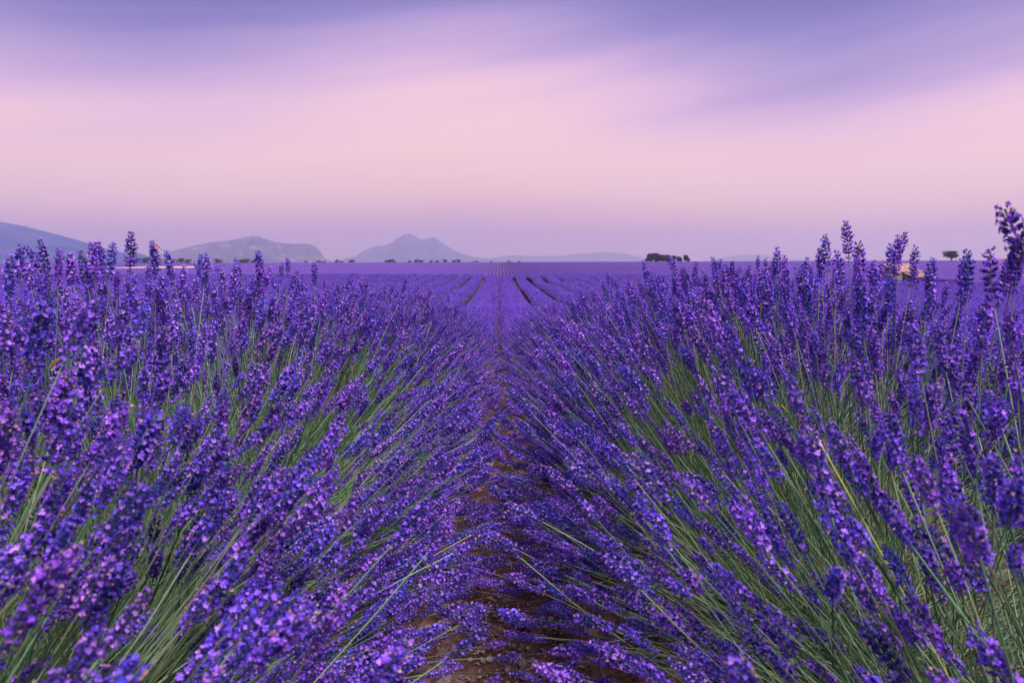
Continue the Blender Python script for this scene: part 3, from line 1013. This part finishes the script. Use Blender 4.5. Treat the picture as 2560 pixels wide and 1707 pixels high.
# pale stubble strip in the field
sx_ = np.linspace(wx0, wx1, 30)
sy_ = np.linspace(wy0, wy1, 24)
SX, SY = np.meshgrid(sx_, sy_)
SXX = SX + (SY - wy0) * .15
SZ = ground_z(SXX, SY) + .55
k = np.arange(23 * 29)
a, b = k // 29, k % 29
obj('stubble_strip', mesh('stubble_strip', np.stack([SXX, SY, SZ], -1).reshape(-1, 3),
    np.stack([a * 30 + b, a * 30 + b + 1, (a + 1) * 30 + b + 1, (a + 1) * 30 + b], 1), M_wheat, True), kind='structure')

# ------------------------------------------------------------------ stone hut
M_wall = noise_mat('rubble_wall', (0.13, 0.13, 0.15), (0.27, 0.25, 0.26), 5, 6, 0.95, 0.9, (0.40, 0.36, 0.34), lo=.32, hi=.68)
M_tile = noise_mat('roof_tile', (0.23, 0.14, 0.105), (0.35, 0.235, 0.175), 2.5, 6, 0.9, 0.3, (0.42, 0.31, 0.245))
M_wood = noise_mat('shutter_wood', (0.30, 0.10, 0.09), (0.40, 0.15, 0.13), 6, 4, 0.8)
M_dark = noise_mat('dark_opening', (0.01, 0.01, 0.012), (0.02, 0.02, 0.022), 3)


def box_v(x0, x1, y0, y1, z0, z1):
    return [(x0, y0, z0), (x1, y0, z0), (x1, y1, z0), (x0, y1, z0), (x0, y0, z1), (x1, y0, z1), (x1, y1, z1), (x0, y1, z1)]


BOXF = [(0, 3, 2, 1), (4, 5, 6, 7), (0, 1, 5, 4), (1, 2, 6, 5), (2, 3, 7, 6), (3, 0, 4, 7)]
hut = obj('stone_hut', None, None, (hx, hy, hz), category='hut', label='small stone hut with pale tiled roof in the lavender field')
hut.rotation_euler = (0, 0, R(-65))
HW, HL, HE, HA = 2.35, 7.0, 1.75, 2.95       # half width, length, eave height, apex height
# gable end faces -y, ridge runs along +y; stone walls with an uneven face
wv = [(-HW, 0, -.6), (HW, 0, -.6), (HW, 0, HE), (0, 0, HA), (-HW, 0, HE), (-HW, HL, -.6), (HW, HL, -.6), (HW, HL, HE), (0, HL, HA), (-HW, HL, HE)]
wf = [(0, 1, 2, 3, 4), (6, 5, 9, 8, 7), (1, 6, 7, 2), (5, 0, 4, 9)]
obj('wall', mesh('wall', wv, wf, M_wall), hut)
for sgn, nm in ((-1, 'roof'), (1, 'roof')):
    e_, ov = .28, .22
    nseg, nrow = 34, 9
    rv, rf = [], []
    for j in range(nrow + 1):
        for i in range(nseg + 1):
            t = j / nrow
            w_ = (HW + e_) * t
            zz = HA + .13 - (HA - HE) / HW * w_
            zz += .045 * abs(math.sin(i * math.pi / 2)) + .02 * (1 - (j % 1)) + .012 * math.sin(j * 2.3 + i)
            rv.append((sgn * w_, -ov + (HL + 2 * ov) * i / nseg, zz))
    for j in range(nrow):
        for i in range(nseg):
            p = j * (nseg + 1) + i
            q = (p, p + 1, p + nseg + 2, p + nseg + 1)
            rf.append(q if sgn < 0 else q[::-1])
    nb_ = len(rv)
    rv += [(x, y, z - .10) for x, y, z in rv]
    rf += [tuple(i + nb_ for i in q[::-1]) for q in rf]
    ro = obj(nm, mesh(nm, rv, rf, M_tile), hut)
    if sgn > 0:
        rdg = []
        obj('ridge_tiles', mesh('ridge_tiles', [(-.14, -ov - .02, HA + .12), (0, -ov - .02, HA + .26), (.14, -ov - .02, HA + .12), (-.14, HL + ov + .02, HA + .12), (0, HL + ov + .02, HA + .26), (.14, HL + ov + .02, HA + .12)],
            [(0, 1, 4, 3), (1, 2, 5, 4), (0, 2, 1), (3, 4, 5), (0, 3, 5, 2)], M_tile), ro)
win = obj('window', mesh('window', box_v(-.32, .28, -.03, .05, .55, 1.55), BOXF, M_wood), hut)
obj('window_frame', mesh('window_frame', box_v(-.46, .42, -.02, .04, 1.57, 1.75) + box_v(-.46, .42, -.05, .04, .42, .53),
    BOXF + [tuple(i + 8 for i in q) for q in BOXF], M_stone), win)
# lean-to on the ridge's far side
lv = [(HW, 2.2, -.6), (HW + 1.7, 2.2, -.6), (HW + 1.7, HL, -.6), (HW, HL, -.6), (HW, 2.2, HE - .25), (HW + 1.7, 2.2, .95), (HW + 1.7, HL, .95), (HW, HL, HE - .25)]
obj('lean_to', mesh('lean_to', lv, [(0, 1, 5, 4), (1, 2, 6, 5), (2, 3, 7, 6)], M_wall), hut)
tv = [(HW + .01, 2.0, HE - .2), (HW + 1.95, 2.0, .88), (HW + 1.95, HL + .2, .88), (HW + .01, HL + .2, HE - .2)]
tv += [(x, y, z + .1) for x, y, z in tv]
obj('lean_to_roof', mesh('lean_to_roof', tv, BOXF, M_tile), hut)

# ------------------------------------------------------------------ trees
def crown_mesh(seed, h, rx, bottom, nl, leaf, lean=0.0, lobes=9):
    r = random.Random(seed)
    b = Buf()
    cs = []
    for i in range(lobes):
        t = r.uniform(0, 1)
        zc_ = bottom + (h - bottom) * (.25 + .6 * t)
        wr_ = rx * (1 - .45 * abs(t - .35))
        a = r.uniform(0, 6.28)
        q = r.random() ** .6
        cs.append((Vector((math.cos(a) * wr_ * .6 * q + lean * t * rx, math.sin(a) * wr_ * .6 * q, zc_)), r.uniform(.30, .52) * rx))
    for i in range(nl):
        c, rr = cs[r.randrange(lobes)]
        d = Vector((r.gauss(0, 1), r.gauss(0, 1), r.gauss(0, 1))).normalized()
        p = c + d * rr * (r.uniform(.55, 1.08))
        if p.z < bottom * .7:
            p.z = bottom * .7 + abs(p.z - bottom * .7) * .3
        if p.z > h:
            p.z = h - r.random() * .3
        nrm = (d + Vector((r.gauss(0, .5), r.gauss(0, .5), r.gauss(0, .5)))).normalized()
        X_, Y_, _ = basis(nrm)
        s_ = leaf * r.uniform(.6, 1.3)
        g = r.uniform(.65, 1.35)
        b.add([p + X_ * s_, p + Y_ * s_ * .6, p - X_ * s_, p - Y_ * s_ * .6], [(0, 1, 2, 3)], (0.014 * g, 0.04 * g, 0.055 * g))
    return b.mesh('crown', M_leaf), cs


def tree_meshes(seed, h, rx, bottom, nl, leaf, lean=0.0, lobes=9):
    cm, cs = crown_mesh(seed, h, rx, bottom, nl, leaf, lean, lobes)
    P0, P1, P2, r0, r1 = [(0, 0, -.4)], [(lean * .1, 0, h * .3)], [(lean * rx * .4, 0, h * .68)], [h * .035], [h * .012]
    for c, rr in cs[:6]:
        P0.append((lean * .1, 0, h * .22))
        P1.append((c.x * .4, c.y * .4, h * .4))
        P2.append(tuple(c))
        r0.append(h * .016)
        r1.append(h * .005)
    V_, Q_ = tubes(np.array(P0, float), np.array(P1, float), np.array(P2, float), np.array(r0), np.array(r1), 6, 6)
    return mesh('trunk', V_, Q_, M_bark, True), cm


TREES = [tree_meshes(s, 7.0, 3.5, .1, 2200, .42, 0, 18) for s in (1, 2, 3)] + [tree_meshes(s, 7.0, 3.6, .3, 800, .28, 0, 11) for s in (4, 5)]


def tree(px, top, bot_hint, D, variant, label, group, widen=1.0, name='tree', category='tree', spin=None):
    p = pix(px, top, D)
    z = float(ground_z(p.x, p.y))
    h = p.z - z
    t, c = TREES[variant]
    o = obj(name, None, None, (p.x, p.y, z), label=label, category=category, group=group)
    s = h / 7.0
    o.scale = (s * widen, s * widen, s)
    o.rotation_euler = (0, 0, random.uniform(0, 6.28) if spin is None else spin)
    obj('trunk', t, o)
    obj('crown', c, o)
    return o


GR = [(1624, 634, 592), (1637, 633, 600), (1652, 636, 596), (1668, 637, 605), (1683, 639, 598), (1697, 641, 604), (1645, 638, 612), (1676, 640, 616), (1660, 638, 590)]
for i, (px, top, D) in enumerate(GR):
    tree(px, top, 653, D, i % 3, f'{ordinal(i + 1)} rounded dark tree in the dense clump on the right skyline' if i else 'tallest dark tree at the left end of the dense skyline clump',
         'trees in the skyline clump', 1.25)
for i, (px, top, D, lb) in enumerate([(1702, 645, 596, 'low dark tree just right of the skyline clump'), (1714, 637, 600, 'taller dark tree right of the gap in the skyline clump'),
                                      (1722, 645, 604, 'low dark bush at the right end of the skyline clump')]):
    tree(px, top, 653, D, (i + 1) % 3, lb, 'trees in the skyline clump', .85)
# small trees and bushes along the far edge of the field, left to right
LINE = [(168, 644), (340, 647), (365, 646), (395, 648), (430, 650), (452, 647), (470, 650), (515, 651), (545, 649), (604, 650), (616, 649), (634, 651), (765, 654), (796, 653), (810, 655), (842, 651),
        (852, 654), (880, 651), (964, 653), (976, 650), (985, 654), (1024, 653), (1042, 651), (1054, 652), (1078, 653), (1093, 653), (1112, 651), (1135, 652), (1146, 651), (1185, 655), (1192, 654), (1228, 655), (1272, 654), (1298, 654)]
for i, (px, top) in enumerate(LINE):
    tree(px, top - 2.5, 656, 690 + (i * 37) % 60, 3 + i % 2, f'{ordinal(i + 1)} small dark bush from the left along the far field edge', 'bushes along the far field edge',
         1.9 if i % 3 else 1.5, 'bush', 'bush')
for i, (px, top) in enumerate([(2155, 652), (2172, 651), (2190, 650), (2208, 650), (2226, 650), (2243, 651), (2390, 650), (2402, 650), (2416, 652), (2442, 653), (2458, 653)]):
    tree(px, top, 656, 640 + (i * 23) % 40, 3 + i % 2, f'{ordinal(i + 1)} dark bush from the left on the skyline behind the hut', 'bushes on the skyline behind the hut', 1.2, 'bush', 'bush')
# lone leaning tree
TREES.append(tree_meshes(77, 7.0, 3.4, 3.0, 1700, .34, -.45, 14))
tree(2381, 628, 656, 560, 5, 'lone wind-bent tree with leaning crown on the right skyline', 'skyline trees', 1.8, spin=0.0)
# low distant farm roof at the right edge
p = pix(2492, 656, 640)
zf = float(ground_z(p.x, p.y))
fm = obj('farmhouse', None, None, (p.x, p.y, zf), label='distant low farmhouse with pink roof at the right skyline', category='house')
obj('wall', mesh('wall', box_v(-7, 7, -3, 3, -1, 2.0), BOXF, M_wheat), fm)
obj('roof', mesh('roof', [(-7.4, -3.4, 2.0), (7.4, -3.4, 2.0), (7.4, 3.4, 2.0), (-7.4, 3.4, 2.0), (-7.4, 0, 3.1), (7.4, 0, 3.1)],
    [(0, 1, 5, 4), (2, 3, 4, 5), (1, 2, 5), (3, 0, 4), (0, 3, 2, 1)], M_tile), fm)

# dry brown leaf caught on a tall spike at the left
M_dry = noise_mat('dry_leaf', (0.30, 0.12, 0.06), (0.42, 0.20, 0.11), 60, 3, 0.7)
p = pix(396, 618, 1.5)
lvv = [(-.010, 0, .007), (-.004, .0015, .0055), (.003, .0015, -.001), (.009, 0, -.008), (.002, -.0012, -.0035), (-.006, -.0012, .001), (-.001, .0035, .001)]
dl_ = obj('dry_leaf', mesh('dry_leaf', lvv, [(0, 5, 6), (5, 4, 6), (4, 3, 6), (3, 2, 6), (2, 1, 6), (1, 0, 6)], M_dry), None, tuple(p), category='leaf',
          label='tiny rust-brown dry leaf beside a tall left lavender spike')

# ------------------------------------------------------------------ haze
hm, ht, ho = mat_new('haze')
pv = ht.nodes.new('ShaderNodeVolumePrincipled')
pv.inputs['Color'].default_value = (0.81, 0.785, 0.99, 1)
pv.inputs['Density'].default_value = 1.4e-4
pv.inputs['Anisotropy'].default_value = 0.3
ht.links.new(pv.outputs[0], ho.inputs['Volume'])
obj('haze', mesh('haze', box_v(-9500, 9500, -100, 13500, -60, 520), BOXF, hm), kind='stuff')
print('individual stalks', total_ind, 'objects', len(SC.objects))
